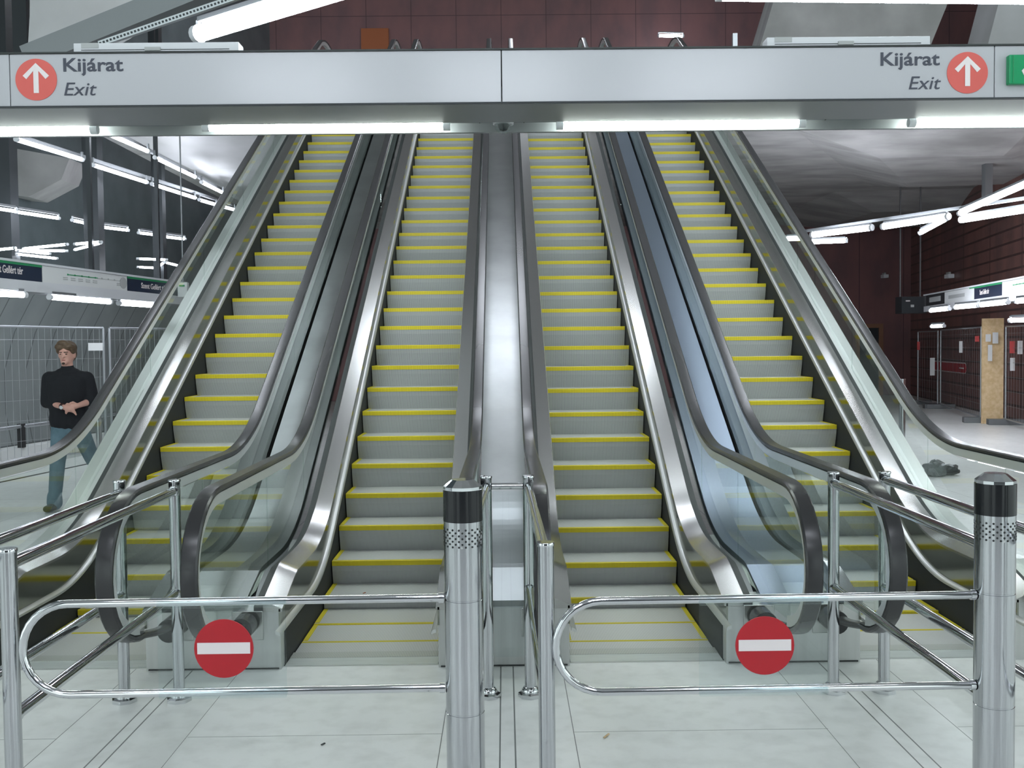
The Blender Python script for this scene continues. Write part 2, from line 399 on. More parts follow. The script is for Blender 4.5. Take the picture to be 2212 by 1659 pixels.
def escalator(key, phase, label, outer=0):
    xc = CEN[key]
    E = thing('escalator', label, 'escalator', (xc, 5.7, 0), 'escalators rising side by side')
    k = -5; yf = 99
    while True:
        s = S0 + (k+phase)*.377
        if s > track[-1][2]-.3: break
        k += 1
        if s < track[0][2]: continue
        y, z = at_s(s)
        if y < 5.60: continue
        yf = min(yf, y)
        if y > 18.0: break
        o = P_body.copy(); COL.objects.link(o); o.location = (0, y-5.7, z); o.parent = E
        for P in (P_ris, P_edg, P_sid, P_sid2):
            c = P.copy(); COL.objects.link(c); c.parent = o
    # comb and landing plate
    if yf > 5.73: MB().box(xc-WS, xc+WS, 5.70, yf-.004, -.06, .0).build('lower_tread', tread_m, E)
    MB().box(xc-HW, xc+HW, 5.64, 5.74, -.02, .007).build('comb_plate', comb_m, E)
    MB().box(xc-HW, xc+HW, 5.512, 5.64, -.02, .004).build('landing_plate', plate_m, E)
    MB().box(xc-HW-.25, xc+HW+.25, 5.498, 5.508, -.01, .003).build('threshold_strip', bright_alu, E)
    MB().box(xc-HW, xc+HW, 17.9, 19.2, UZ-.25, UZ+.005).build('upper_landing_plate', plate_m, E)
    YY = ys(5.35, 18.3); YD = ys(5.45, 18.3)
    for sg in (-1, 1):
        X = lambda s: xc + sg*(HW+s)
        def strip(name, quad, m, Y=YY, T=.42, smooth=True):
            # quad: (s, zf, h)
            return MB().loft([[(X(s), y, zc(y, zf, h, T)) for y in Y] for s, zf, h in quad]).build(name, m, E, smooth=smooth)
        strip('skirt_brush', [(.004, -.04, -.30), (.014, -.04, -.30), (.014, .22, .17), (.004, .22, .17)], black, Y=ys(5.55, 18.3))
        strip('skirt_deflector', [(-.020, .222, .168), (.006, .232, .178), (.006, .250, .200), (-.010, .246, .196), (-.020, .236, .182)], bright_alu, Y=ys(5.32, 18.3))
        strip('skirt_panel', [(.006, .235, .18), (.016, .235, .18), (.016, .455, .368), (.006, .455, .368)], skirt_steel, Y=YD)
        strip('inner_deck', [(-.004, .440, .355), (-.004, .456, .369), (.100, .500, .392), (.100, .440, .340)], deck_steel, Y=YD)
        strip('glass_clamp', [(.100, .470, .362), (.150, .470, .362), (.150, .44, .33), (.100, .44, .33)], gasket, Y=YD)
        # handrail, guide
        w = .039; c = X(.186)
        sweep([(c-w, .010), (c-w+.008, .002), (c, 0), (c+w-.008, .002), (c+w, .010), (c+w, .024), (c+w-.010, .030), (c-w+.010, .030), (c-w, .024)], 0).build('handrail', rubber, E, smooth=True)
        MB().loft([[(x, y, z) for y, z in offs(HP, d)[5:-3]] for x, d in ((c-.032, .034), (c+.032, .034), (c+.026, .086), (c-.026, .086))]).build('handrail_guide', guide_m, E, smooth=True)
        MB().loft([[(x, y, z) for y, z in offs(HP, d)[4:-2]] for x, d in ((c-.030, .0302), (c+.030, .0302), (c+.030, .034), (c-.030, .034))]).build('guide_gasket', gasket, E)
        MB().tube([(c, 5.42, .262), (c, 5.33, .262), (c, 5.30, .262)], .062, 20).build('handrail_inlet', rubber, E, smooth=True)
        # glass panels
        def top(y):
            if y < 4.87: return .719+.272*math.sqrt(max(0, 1-((4.87-y)/.326)**2))
            if y > 17.9: return UZ+.719+.272*math.sqrt(max(0, 1-((y-17.9)/.326)**2))
            return zc(y, 1.09, .87, .5, False)-.100
        def bot(y):
            if y < 4.87: return .719-.272*math.sqrt(max(0, 1-((4.87-y)/.326)**2))
            if y > 17.9: return UZ+.719-.272*math.sqrt(max(0, 1-((y-17.9)/.326)**2))
            if y < 5.45: return .404 - (y-4.87)*.06
            return zc(y, .46, .36)
        cuts = [4.546, 5.95, 7.05, 8.6, 10.2, 11.8, 13.4, 15.0, 16.6, 18.224]
        for i in range(len(cuts)-1):
            Y = [cuts[i]+.003]; 
            while Y[-1] < cuts[i+1]-.003: Y.append(min(Y[-1]+(.03 if Y[-1] < 5 or Y[-1] > 17.8 else .08), cuts[i+1]-.003))
            g0, g1 = c-.005, c+.005
            MB().loft([[(x, y, f(y)) for y in Y] for x, f in ((g0, bot), (g1, bot), (g1, top), (g0, top))]).build('glass_panel', glass, E)
        if outer == sg:
            strip('outer_deck', [(.150, .470, .360), (.290, .470, .360), (.290, -.0, -.9), (.280, -.0, -.9), (.280, .455, .345), (.150, .455, .345)], outer_m, Y=ys(5.45, 18.3), smooth=False)
            MB().prism([(X(.004), 5.46, 0), (X(.29), 5.46, 0), (X(.29), 5.46, .345), (X(.004), 5.46, .33)], (0, .04, 0)).build('newel_cover', steel, E)
    Y = ys(6.2, 17.6)
    MB().loft([[(x, y, max(z(y), -.9)) for y in Y] for x, z in ((xc-HW-.12, lambda y: zc(y, -.5, -.55)), (xc+HW+.12, lambda y: zc(y, -.5, -.55)), (xc+HW+.12, lambda y: zc(y, -.9, -1.1)), (xc-HW-.12, lambda y: zc(y, -.9, -1.1)))]).build('truss', grey_metal, E)
    return E
escalator('LO', .818, 'leftmost escalator with yellow-edged steps, glass sides open to the left platform', -1)
escalator('LI', .137, 'escalator left of the centre metal median, behind the left no-entry gate')
escalator('RI', 0., 'escalator right of the centre metal median, behind the right no-entry gate')
escalator('RO', .39, 'rightmost escalator with yellow-edged steps, behind the two right rail posts', 1)
for p in protos: bpy.data.objects.remove(p)

# medians between the escalators and the steel newel cabinets at their foot
def median(xc, label, m=median_steel, half=None):
    h = half or (GAP/2-.205)
    Y = ys(5.47, 18.2)
    return tag(MB().loft([[(xc+x, y, zc(y, zf, hh)) for y in Y] for x, zf, hh in ((-h, .44, .30), (h, .44, .30), (h, .475, .362), (-h, .475, .362))]).build('median_panel', m), label, 'metal median', 'median panels between the escalators')
XM = {'c': AX, 'l': (CEN['LO']+CEN['LI'])/2, 'r': (CEN['RO']+CEN['RI'])/2}
median(XM['c'], 'wide brushed metal median rising between the two middle escalators', half=.3661-.205)
median(XM['l'], 'metal median rising between the two left escalators')
blue_film = mat('blue_film_steel', (.32, .37, .46), .32, .85)
median(XM['r'], 'blue-tinted metal median rising between the two right escalators', blue_film)
for k, half, label in (('c', .3661, 'steel newel cabinet at the foot of the centre median'), ('l', GAP/2, 'steel newel cabinet between the two left escalators, behind the left rail posts'), ('r', GAP/2, 'steel newel cabinet between the two right escalators, behind the right rail posts')):
    xc = XM[k]; t = thing('newel_cabinet', label, 'cabinet', (xc, 5.45, 0), 'newel cabinets at the escalator feet')
    MB().prism([(xc-half+.008, 5.458, 0), (xc-half+.008, 5.458, .325), (xc-half+.008, 5.60, .36), (xc-half+.008, 5.60, 0)], (2*half-.016, 0, 0)).build('cabinet_body', steel, t)
    MB().box(xc-half+.02, xc+half-.02, 5.452, 5.458, .004, .010).build('foot_gap', black, t)
    for sg in (-1, 1):
        c = xc + sg*(half-.186)
        MB().box(c-.085, c+.085, 5.448, 5.458, .165, .325).build('inlet_plate', deck_steel, t, bevel=.004)

# ================================================================ FOREGROUND RAILS AND GATES
def rail_post(x, y, label, h=1.107, base=True, r=.028):
    t = thing('rail_post', label, 'post', (x, y, 0), 'chrome rail posts')
    MB().lathe([(r, .03 if base else 0), (r, h-.012)], (x, y, 0), 24).build('post_shaft', chrome_soft, t, smooth=True)
    MB().lathe([(r+.002, h-.012), (r+.003, h-.004), (r+.001, h)], (x, y, 0), 24).build('post_cap', chrome, t, smooth=True)
    if base:
        MB().lathe([(.062, 0), (.062, .018), (.050, .024)], (x, y, 0), 8).build('base_plate', chrome, t)
        MB().lathe([(.044, .024), (.044, .036), (.036, .046), (.030, .050)], (x, y, 0), 20).build('base_collar', chrome, t, smooth=True)
    return t
def hrail(x, y0, y1, z, label, r=.021, x1=None):
    x1 = x if x1 is None else x1
    t = thing('guard_rail', label, 'rail', (x, y0, z), 'chrome guard rails running back from the gates')
    MB().tube([(x, y0, z), (x1, y1, z)], r, 18).build('rail_tube', chrome, t, smooth=True)
    for (yy, xx, d) in ((y0, x, 1), (y1, x1, -1)):
        MB().tube([(xx, yy, z), (xx, yy+d*.035, z)], r+.004, 18).build('rail_sleeve', chrome, t, smooth=True)
    return t
YP, YF = 4.99, 3.3
posts = [(-1.912, YP, 'chrome post with base plate, left one of the pair before the left newel cabinet'),
         (-1.640, YP, 'chrome post with base plate, right one of the pair before the left newel cabinet'),
         (-.098, YP, 'chrome post mostly hidden behind the centre black-topped bollard'),
         (.112, YP, 'chrome post before the centre newel cabinet, right end of the short cross rail'),
         (1.630, YP, 'chrome post with base plate, left one of the pair before the right newel cabinet'),
         (1.884, YP, 'chrome post with base plate, right one of the pair before the right newel cabinet')]
for x, y, l in posts: rail_post(x, y, l)
rail_post(-1.634, YF, 'tall chrome post at the left edge, beside the tip of the left gate', h=1.105, r=.0275)
rail_post(.128, YF, 'chrome post beside the centre bollard, at the tip of the right gate', h=1.105, r=.0275)
hrail(-1.640, YP-.028, YF+.028, 1.052, 'upper chrome rail from the left edge post back to the second left post', x1=-1.634)
hrail(-1.640, YP-.028, YF+.028, .545, 'lower chrome rail from the left edge post back to the second left post', x1=-1.634)
hrail(-1.912, YP-.028, 2.6, 1.040, 'upper chrome rail leaving the picture at left, from the leftmost post')
hrail(-1.912, YP-.028, 2.6, .535, 'lower chrome rail leaving the picture at left, from the leftmost post')
hrail(.112, YP-.028, YF+.028, 1.052, 'upper chrome rail from the centre post forward to the right gate post', x1=.128)
hrail(.112, YP-.028, YF+.028, .545, 'lower chrome rail from the centre post forward to the right gate post', x1=.128)
hrail(-.098, YP-.028, YF+.06, 1.052, 'upper chrome rail hidden behind the centre bollard', x1=-.142)
hrail(1.630, YP-.028, YF+.06, 1.052, 'upper chrome rail from the left post of the right pair to the right bollard')
hrail(1.630, YP-.028, YF+.06, .530, 'lower chrome rail from the left post of the right pair to the right bollard')
hrail(1.884, YP-.028, 2.6, 1.065, 'upper chrome rail from the rightmost post, leaving the picture at right')
hrail(1.884, YP-.028, 2.6, .530, 'lower chrome rail from the rightmost post, leaving the picture at right')
t = thing('guard_rail', 'short chrome cross rail between the two centre posts', 'rail', (.007, YP, 1.055))
MB().tube([(-.070, YP, 1.055), (.084, YP, 1.055)], .016, 16).build('rail_tube', chrome, t, smooth=True)
# clear infill pane between the centre posts
tag(MB().box(-.066, .082, YP-.004, YP+.004, .20, 1.03).build('glass_pane', clear), 'clear pane below the short cross rail between the centre posts', 'glass pane')

def bollard(x, y, label, H=1.315, r=.0635):
    t = thing('gate_bollard', label, 'bollard', (x, y, 0), 'black-topped gate bollards')
    MB().lathe([(r, 0), (r, .545), (r-.0015, .546), (r-.0015, .550), (r, .551), (r, .920), (r-.0015, .921), (r-.0015, .925), (r, .926), (r, H-.135)], (x, y, 0), 48).build('bollard_body', chrome_soft, t, smooth=True)
    MB().lathe([(r+.001, H-.135), (r+.001, H-.032)], (x, y, 0), 48).build('black_cap', black_gloss, t, smooth=True)
    MB().lathe([(r, H-.032), (r, H-.022), (r*.56, H)], (x, y, 0), 12).build('chrome_top', chrome, t)
    hb = MB()
    for row in range(7):
        for k in range(18):
            a = 2*math.pi*(k + (row % 2)*.5)/18; z = H-.150-.0085-row*.0092
            cx, cy = x+(r+.0002)*math.cos(a), y+(r+.0002)*math.sin(a); n = Vector((math.cos(a), math.sin(a), 0)); u = Vector((-math.sin(a), math.cos(a), 0))
            pts = [Vector((cx, cy, z)) + u*.0036*math.cos(j*math.pi/4) + Vector((0, 0, .0036*math.sin(j*math.pi/4))) for j in range(8)]
            hb.prism(pts, n*.0006)
    hb.build('speaker_holes', black, t)
    MB().disc((x-.002, y-r-.001, H-.215), .004).build('screw_head', bright_alu, t)
    return t
bollard(-.142, YF, 'thick chrome bollard with black band and perforated neck, centre of the picture')
bollard(1.612, YF, 'thick chrome bollard with black band and perforated neck, near the right edge')

def gate(xh, xt, z0, z1, dx, label, xd, px0, px1):
    """hinge at xh, rounded tip towards xt"""
    sg = 1 if xt > xh else -1; R = (z1-z0)/2; zm = (z0+z1)/2
    t = thing('swing_gate', label, 'gate', (xh, YF, zm), 'swing gates with no-entry discs')
    pts = [(xh, YF, z1), (xt-sg*R, YF-.02, z1)]
    pts += [(xt-sg*R+sg*R*math.sin(math.pi*k/16), YF-.02, zm+R*math.cos(math.pi*k/16)) for k in range(1, 16)]
    pts += [(xt-sg*R, YF-.02, z0), (xh, YF, z0)]
    MB().tube(pts, .0135, 16).build('gate_tube', chrome, t, smooth=True)
    for z in (z0, z1):
        MB().tube([(xh+sg*.002, YF, z), (xh+sg*.018, YF, z)], .017, 14).build('hinge_collar', chrome, t, smooth=True)
    MB().box(px0, px1, YF-.028, YF-.024, z0-.012, z1+.006).build('acrylic_plate', clear, t)
    for z in (z0, z1):
        MB().box(px0, px1, YF-.033, YF-.024, z-.017, z+.017).build('plate_clip', clear, t, bevel=.004)
    zd = zm+.0
    d = MB().disc((xd, YF-.0345, zd), .0965, t=.003).build('no_entry_disc', red_sign, t)
    MB().box(xd-.086, xd+.086, YF-.0362, YF-.0346, zd-.017, zd+.020).build('white_bar', signwhite, d)
    d.matrix_parent_inverse = Matrix.Translation(-Vector(t['_loc']))
    for c in d.children: c.matrix_parent_inverse = Matrix.Identity(4)
    return t
gate(-.207, -1.585, .624, .924, 0, 'left chrome swing gate carrying a red no-entry disc, hinged on the centre bollard', -.925, -1.142, -.724)
gate(1.549, .158, .610, .912, 0, 'right chrome swing gate carrying a red no-entry disc, hinged on the right bollard', .842, .628, 1.054)

# ================================================================ SIGN BEAM
t = thing('sign_beam', 'long white overhead beam with exit lettering across the escalators', 'sign', (0, 6.5, 3.3))
ZB, ZT = 3.302, 3.630
edges = [-5.6, -3.118, .001, 3.150, 5.6]
for i in range(4):
    p = MB().box(edges[i]+.003, edges[i+1]-.003, 6.50, 6.54, ZB, ZT).build('fascia_panel', white_panel, t, bevel=.004)
    if i in (1, 2):
        x = -2.949 if i == 1 else 2.975; z = 3.469 if i == 1 else 3.461
        MB().disc((x, 6.4955, z), .131, t=.004, seg=56).build('exit_disc', coral, p)
        ar = MB(); y = 6.4935
        ar.tube([(x, y, z-.085), (x, y, z+.075)], .0165, 10)
        ar.tube([(x-.072, y, z+.013), (x, y, z+.088), (x+.072, y, z+.013)], .0165, 10)
        for vtx in range(len(ar.v)):
            q = ar.v[vtx]; ar.v[vtx] = (q[0], y+(q[1]-y)*.12, q[2])
        ar.build('arrow', signwhite, p)
        if i == 1:
            text(p, 'Kijárat', -2.785, 6.498, 3.520, .118, ink, bold=.0017, sx=1.22)
            text(p, 'Exit', -2.785, 6.498, 3.368, .118, ink, shear=.22, sx=1.12)
        else:
            text(p, 'Kijárat', 2.796, 6.498, 3.512, .118, ink, bold=.0017, align='RIGHT', sx=1.22)
            text(p, 'Exit', 2.796, 6.498, 3.360, .118, ink, shear=.22, align='RIGHT', sx=1.12)
MB().box(-5.6, 5.6, 6.49, 7.44, ZT, ZT+.010).build('top_trim', gasket, t)
MB().box(-5.6, 5.6, 6.49, 6.50, ZB-.008, ZB).build('bottom_trim', dark_metal, t)
MB().box(-5.6, 5.6, 6.54, 7.06, ZB-.004, ZB+.02).build('soffit_panel', soffit_m, t)
MB().box(-5.6, 5.6, 7.06, 7.42, ZB+.066, ZB+.08).build('soffit_recess', soffit_d, t)
for x in (-.16, .16, -2.1, 2.35, -1.9):
    MB().box(x-.003, x+.003, 7.06, 7.40, ZB+.064, ZB+.066).build('soffit_joint', black, t)
MB().box(-5.6, 5.6, 7.40, 7.44, ZB-.0, ZT).build('rear_panel', soffit_m, t)
# beam is carried by side posts out of the picture
for x in (-5.5, 5.5):
    MB().box(x-.06, x+.06, 6.9, 7.02, 0, ZB).build('beam_post', grey_metal, t)
g = thing('emergency_sign', 'green emergency exit sign at the right end of the white beam', 'sign', (3.4, 6.49, 3.47))
gp = MB().box(3.222, 3.60, 6.455, 6.499, 3.378, 3.562).build('sign_plate', green_m, g, bevel=.006)
MB().box(3.245, 3.250, 6.452, 6.455, 3.385, 3.556).build('sign_edge', line_green, g)
MB().prism([(3.30, 6.451, 3.46), (3.345, 6.451, 3.505), (3.50, 6.451, 3.505), (3.50, 6.451, 3.475), (3.36, 6.451, 3.475), (3.315, 6.451, 3.43)], (0, .004, 0)).build('pictogram', signwhite, g)
# dome camera, speaker grille
t = thing('dome_camera', 'clear dome camera under the centre of the white beam', 'camera', (.01, 7.2, 3.30))
MB().lathe([(.074, -.012), (.078, .043)], (.01, 7.2, 3.325), 28).build('camera_base', white_panel, t, smooth=True)
MB().lathe([(.004, -.080), (.034, -.070), (.055, -.048), (.064, -.012)], (.01, 7.2, 3.325), 28).build('dome', clear, t, smooth=True)
MB().lathe([(.004, -.060), (.026, -.052), (.038, -.030), (.040, -.010)], (.01, 7.2, 3.325), 20).build('lens_housing', dark_metal, t, smooth=True)
tag(MB().lathe([(.13, -.006), (.13, 0)], (2.56, 7.22, 3.368), 36).build('ceiling_speaker', soffit_d), 'round dark ceiling speaker under the beam, between two right tubes', 'speaker')

# ================================================================ LAMPS
def lamp(a, b, label, m=tube_blue, r=.026, tray=True, group='fluorescent tubes', ty=.07, brk=False, hang=None):
    a, b = Vector(a), Vector(b); d = (b-a).normalized(); c = (a+b)/2
    global LAST
    t = LAST = thing('tube_lamp', label, 'lamp', tuple(c), group)
    MB().tube([a, a+d*.006, b-d*.006, b], r, 14).build('tube', m, t, smooth=True)
    for p, s in ((a, -1), (b, 1)):
        MB().tube([p, p+d*s*.05], r*1.08, 14).build('end_cap', lamp_body, t, smooth=True)
    if hang:
        for q in (a+d*.25, b-d*.25): MB().bar(q+Vector((0, 0, .05)), Vector((q.x, q.y, hang)), .012).build('hanger_rod', grey_metal, t)
    if brk:
        for q in (a-d*.03, b+d*.03): MB().bar(q, q+Vector((0, 0, .12)), .03, .03, up=(d.x, d.y, d.z)).build('bracket', grey_metal, t)
    if tray:
        up = Vector((0, 0, ty))
        MB().bar(a+up, b+up, .05, .035).build('housing', grey_metal, t)
        for q in (a-d*.02, b+d*.02): MB().bar(q, q+up, .02, .03, up=(d.x, d.y, d.z)).build('bracket', lamp_body, t)
    return t
for a, b, l in ((px(453, 274, 7.22), px(957, 272, 7.22), 'bright tube under the beam above the two left escalators'),
                (px(1217, 270, 7.22), px(1724, 266, 7.22), 'bright tube under the beam above the two right escalators'),
                (px(1977, 265, 7.22), px(2484, 261, 7.22), 'bright tube under the beam at the right edge'),
                (px(-310, 283, 7.22), px(196, 280, 7.22), 'bright tube under the beam at the left edge')):
    lamp(a, b, l, tube_green, r=.030, tray=False, group='tubes under the white beam')
    for xx in (a[0]+.2, b[0]-.2): MB().box(xx-.012, xx+.012, 7.215, 7.235, a[2]+.01, ZB+.066).build('lamp_clip', lamp_body, LAST)
def pz(u, v, z):
    """a point of the photograph taken at height z"""
    d = _F + _R*((u-1106)/FPX) - _U*((v-829.5)/FPX); return EYE + d*((z-1.75)/d.z)
rows = [
 ('lower row high over the left platform', 4.75, ((38, 302, 175, 344), (203, 357, 315, 393), (330, 398, 420, 427), (432, 432, 466, 442), (484, 447, 506, 453)), .032),
 ('upper row high over the left platform', 4.95, ((240, 292, 318, 326), (336, 341, 421, 382), (436, 394, 481, 416)), .032),
 ('long row standing in for lamp reflections beyond the left track', 4.0, ((-30, 447, 32, 456), (38, 458, 124, 471), (158, 476, 214, 488), (216, 490, 274, 497), (302, 503, 352, 509), (354, 511, 397, 516)), .026),  # mirrored lamps, built as glowing tubes
 ('cluster standing in for reflections low beyond the left track', 3.35, ((-10, 540, 30, 536), (54, 537, 142, 528), (66, 541, 140, 542), (40, 541, 104, 548), (38, 549, 120, 558), (165, 527, 215, 523), (163, 539, 216, 525), (301, 559, 356, 561), (301, 577, 340, 579), (340, 578, 354, 567), (358, 567, 382, 573)), .020)]  # wavy lamp reflections, built as glowing tubes
ordn = ['nearest', 'second', 'third', 'fourth', 'fifth', 'sixth', 'seventh', 'eighth', 'ninth', 'tenth', 'eleventh']
for nm, z, segs, r in rows:
    for i, (a, b, c, d) in enumerate(segs):
        lamp(pz(a, b, z), pz(c, d, z), f'{ordn[i]} fluorescent tube of the {nm}' if i else f'first fluorescent tube from the left, {nm}', tube_far, r=r, group='tubes of the '+nm, tray=('row high' not in nm and 'cluster' not in nm), brk='row high' in nm)
for i, (a, b, c, d) in enumerate(((-40, 633, 50, 637), (110, 642, 236, 652), (259, 655, 330, 660))):
    lamp(pz(a, b, 2.475), pz(c, d, 2.475), f'{ordn[i]} tube under the left platform sign band', tube_far, r=.036, group='tubes under the left sign band', ty=.06)
for i, (a, b, c, d, l) in enumerate(((2080, 474, 2230, 450, 'nearest bright tube at right, beyond the right escalator'), (1910, 489, 2045, 468, 'second bright tube at right, above the station sign band'), (1757, 507, 1880, 492, 'third bright tube at right, in front of the rust wall'),
        (1753, 523, 1826, 520, 'small tube just below the third bright tube at right'), (1699, 516, 1730, 515, 'farthest tube at right, seen through the escalator glass'),
        (1990, 502, 2042, 474, 'slanting tube hanging below the second bright tube at right'), (2075, 460, 2230, 392, 'tube rising to the right edge above the nearest bright one'))):
    lamp(pz(a, b, 3.85), pz(c, d, 3.85) if i < 5 else pz(c, d, 4.05), l, tube_blue, r=.055 if i < 3 else .042, group='bright tubes over the right platform')
for i, (a, b, c, d, z) in enumerate(((2011, 671, 2050, 667, 2.38), (2065, 664, 2112, 660, 2.38), (2120, 659, 2176, 653, 2.38), (2198, 651, 2250, 646, 2.38), (2013, 705, 2038, 704, 2.1), (2185, 692, 2240, 690, 2.08))):
    lamp(pz(a, b, z), pz(c, d, z), (ordn[3-i] if i else 'fourth and farthest')+' tube under the right platform sign band' if i < 4 else ('short low tube above the fence at right' if i == 4 else 'low tube above the plywood board at right'), tube_far, r=.036, group='tubes under the right sign band')
lamp(px(432, 72, 7.69), px(760, -28, 6.72), 'large bright lamp slanting above the left part of the white beam', tube_blue, r=.062, group='lamps above the beam', ty=.1)
lamp(px(1560, -10, 8.2), px(2330, -2, 8.2), 'bright lamp at the top edge above the right part of the beam', tube_blue, r=.045, group='lamps above the beam', ty=.1)
lamp(px(1424, 77, 31), px(1474, 78, 31), 'small far tube on the upper hall wall', tube_blue, r=.045, group='lamps above the beam', ty=.1)
lamp((-.2, 9.2, 7.4), (1.3, 9.2, 7.4), 'tube in the upper hall above the picture', tube_blue, r=.04, group='lamps above the beam', hang=15.5)
# unseen tubes added above and behind the camera to light the foreground
for i, (x, y) in enumerate(((-2.4, 1.2), (0.0, 1.2), (2.4, 1.2), (-2.4, -1.6), (0, -1.6), (2.4, -1.6))):
    lamp((x-.75, y, 4.81), (x+.75, y, 4.81), 'unseen tube added overhead to light the gates and floor', tube_blue, r=.035, group='unseen tubes added to light the foreground', hang=4.9)
for i, (x, y) in enumerate(((-4.5, 12), (4.5, 12), (0, 13), (1, 22), (-6, 25), (8, 25))):  # unseen tubes added to brighten the upper hall and handrail tops
    z = 8.9 if 9 < y < 17 else 10.6
    lamp((x-.75, y, z), (x+.75, y, z), 'unseen tube added to light the upper hall', tube_blue, r=.10, group='unseen tubes added for upper hall light', hang=15.5)

struct('ceiling.001', MB().box(-9, 9, -6, 3.4, 4.9, 5.1), concrete_l)
dark_wall_m = rust_mat('dark_reflection_panels', (.035, .04, .045), (.07, .075, .08), 1.3, 2.2, .02)
struct('added_dark_wall', MB().box(-3.2, 3.4, -6.4, -6.1, 0, 4.9), dark_wall_m)  # unseen wall added to give the chrome a dark band to reflect
for i_, x_ in enumerate((-7.2, -4.9, 4.8, 7.0)):  # unseen pillars added as dark stripes in the chrome reflections
    tag(MB().box(x_-.35, x_+.35, -3.2, -2.6, 0, 4.9).build('added_dark_pillar', dark_wall_m), 'unseen dark pillar added behind the camera for chrome reflections', 'pillar', 'dark pillars added for the chrome to reflect')
# gear trays lying on the beam
for x0, x1, z1, l in ((-2.735, -1.68, 3.714, 'pale lamp tray lying on top of the beam at left'), (1.71, 2.762, 3.714, 'white lamp tray lying on top of the beam at right')):
    t = thing('gear_tray', l, 'lamp tray', (x0, 6.6, 3.654), 'lamp trays on the beam')
    MB().box(x0, x1, 6.56, 6.68, 3.642, z1).build('tray_body', lamp_body, t, bevel=.004)
    MB().box(x0+.05, x1-.06, 6.556, 6.56, 3.668, 3.671).build('groove', gasket, t)
    MB().box((x0+x1)/2-.07, (x0+x1)/2+.03, 6.545, 6.56, 3.659, 3.684).build('clamp', greydot, t, bevel=.003)
    MB().box(x0+.05, x0+.16, 6.557, 6.56, 3.682, 3.714).build('type_plate', greydot, t)

# ================================================================ SIGN BANDS OF THE PLATFORMS
def line_at(base, u, off=0.):
    """point on the line base + t*TD (shifted sideways) seen in image column u"""
    d = px(u, 700, 1.) - EYE; n = Vector((TD.y, -TD.x, 0)); b0 = Vector((base[0], base[1], 0)) + n*off
    k = d.x/d.y; t = (k*b0.y - b0.x)/(TD.x - k*TD.y); return b0 + TD*t, t
def band(base, side, u0, u1, zt, zs, zb, panels, label):
    n = Vector((TD.y, -TD.x, 0))*side       # towards the viewer's side
    p0, t0 = line_at(base, u0); p1, t1 = line_at(base, u1)
    t = thing('sign_band', label, 'sign', tuple(p0), 'platform sign bands')
    def slab(a, b, z0, z1, d0, d1):
        A, B = a+n*d0, b+n*d0; C, D = b+n*d1, a+n*d1; z_ = lambda p, z: (p.x, p.y, z)
        return MB().quadbox([z_(A, z0), z_(B, z0), z_(C, z0), z_(D, z0), z_(A, z1), z_(B, z1), z_(C, z1), z_(D, z1)])
    slab(p0, p1, zb, zt, -.35, -.012).build('band_body', grey_metal, t)
    slab(p0, p1, zb, zs, -.012, .01).build('lower_fascia', lamp_body, t)
    slab(p0, p1, zt, zt+.03, -.36, .02).build('top_edge', lamp_body, t)
    rz = math.atan2(TD.y, TD.x) + (0 if side > 0 else math.pi)
    for ua, ub, kind in panels:
        a, ta = line_at(base, ua); b, tb = line_at(base, ub)
        if ta > tb: a, b, ta, tb = b, a, tb, ta
        P = slab(a+TD*.004, b-TD*.004, zs, zt-.004, -.011, .0).build('sign_panel', navy if kind.startswith('n') else (paper if kind != 'd' else dark_metal), t)
        L = tb-ta; mid = (a+b)/2; h = zt-zs
        def q(s, z0, z1, s2, m, nm):   # s measured along reading direction 0..1
            st = a if side > 0 else b; dd = TD if side > 0 else -TD
            slab(st+dd*L*s, st+dd*L*s2, zs+h*z0, zs+h*z1, 0, .004).build(nm, m, P)
        if kind.startswith('n'):
            q(0, .86, 1, 1, line_green, 'green_stripe')
            st = a if side > 0 else b; dd = TD if side > 0 else -TD
            if kind == 'nr':
                e = line_at(base, 52)[0]+n*.004; text(P, 'Szent Gellért tér', e.x, e.y, zs+h*.33, h*.60, signwhite, bold=.0015, align='RIGHT', rot=(math.pi/2, 0, rz), sx=.70)
            else:
                e = st+dd*L*.22+n*.004; text(P, 'Szent Gellért tér', e.x, e.y, zs+h*.30, h*.54, signwhite, bold=.0015, rot=(math.pi/2, 0, rz), sx=1.0 if side > 0 else .6)
        elif kind == 'map':
            q(.27, .60, .655, .62, line_green, 'line_diagram'); q(.62, .60, .63, .92, greydot, 'line_diagram')
            for k in range(9): q(.265+k*.08, .585, .68, .278+k*.08, line_green if k < 5 else greydot, 'stop_mark')
            for k in range(6):
                s0 = .22+k*.085 if k < 5 else .86
                for j in range(2): q(s0, .40-.11*j, .45-.11*j, s0+.05, greydot, 'stop_caption')
            c = a+TD*L*.945 if side > 0 else b-TD*L*.945
            pts = [c+n*.004+TD*.10*math.cos(x)+Vector((0, 0, zs+h*.5+h*.38*math.sin(x))) for x in [k*math.pi/12 for k in range(24)]]
            MB().prism(pts, n*.003).build('grey_disc', greydot, P)
        elif kind == 'w':
            q(.15, .35, .65, .7, greydot, 'caption'); q(.85, .9, 1, 1, line_green, 'green_corner')
        elif kind == 'd':
            q(.2, .3, .75, .8, greydot, 'caption')
    return t
band(LB, 1, -60, 405, 2.890, 2.665, 2.525, ((-60, 94, 'nr'), (94, 277, 'map'), (277, 400, 'n')), 'long station sign band over the left platform with line map')
RB = (9.0, 17.5)
band(RB, -1, 2260, 1996, 2.83, 2.58, 2.45, ((2260, 2164, 'map'), (2164, 2104, 'n'), (2104, 2040, 'w'), (2040, 2000, 'd')), 'distant station sign band over the right platform')
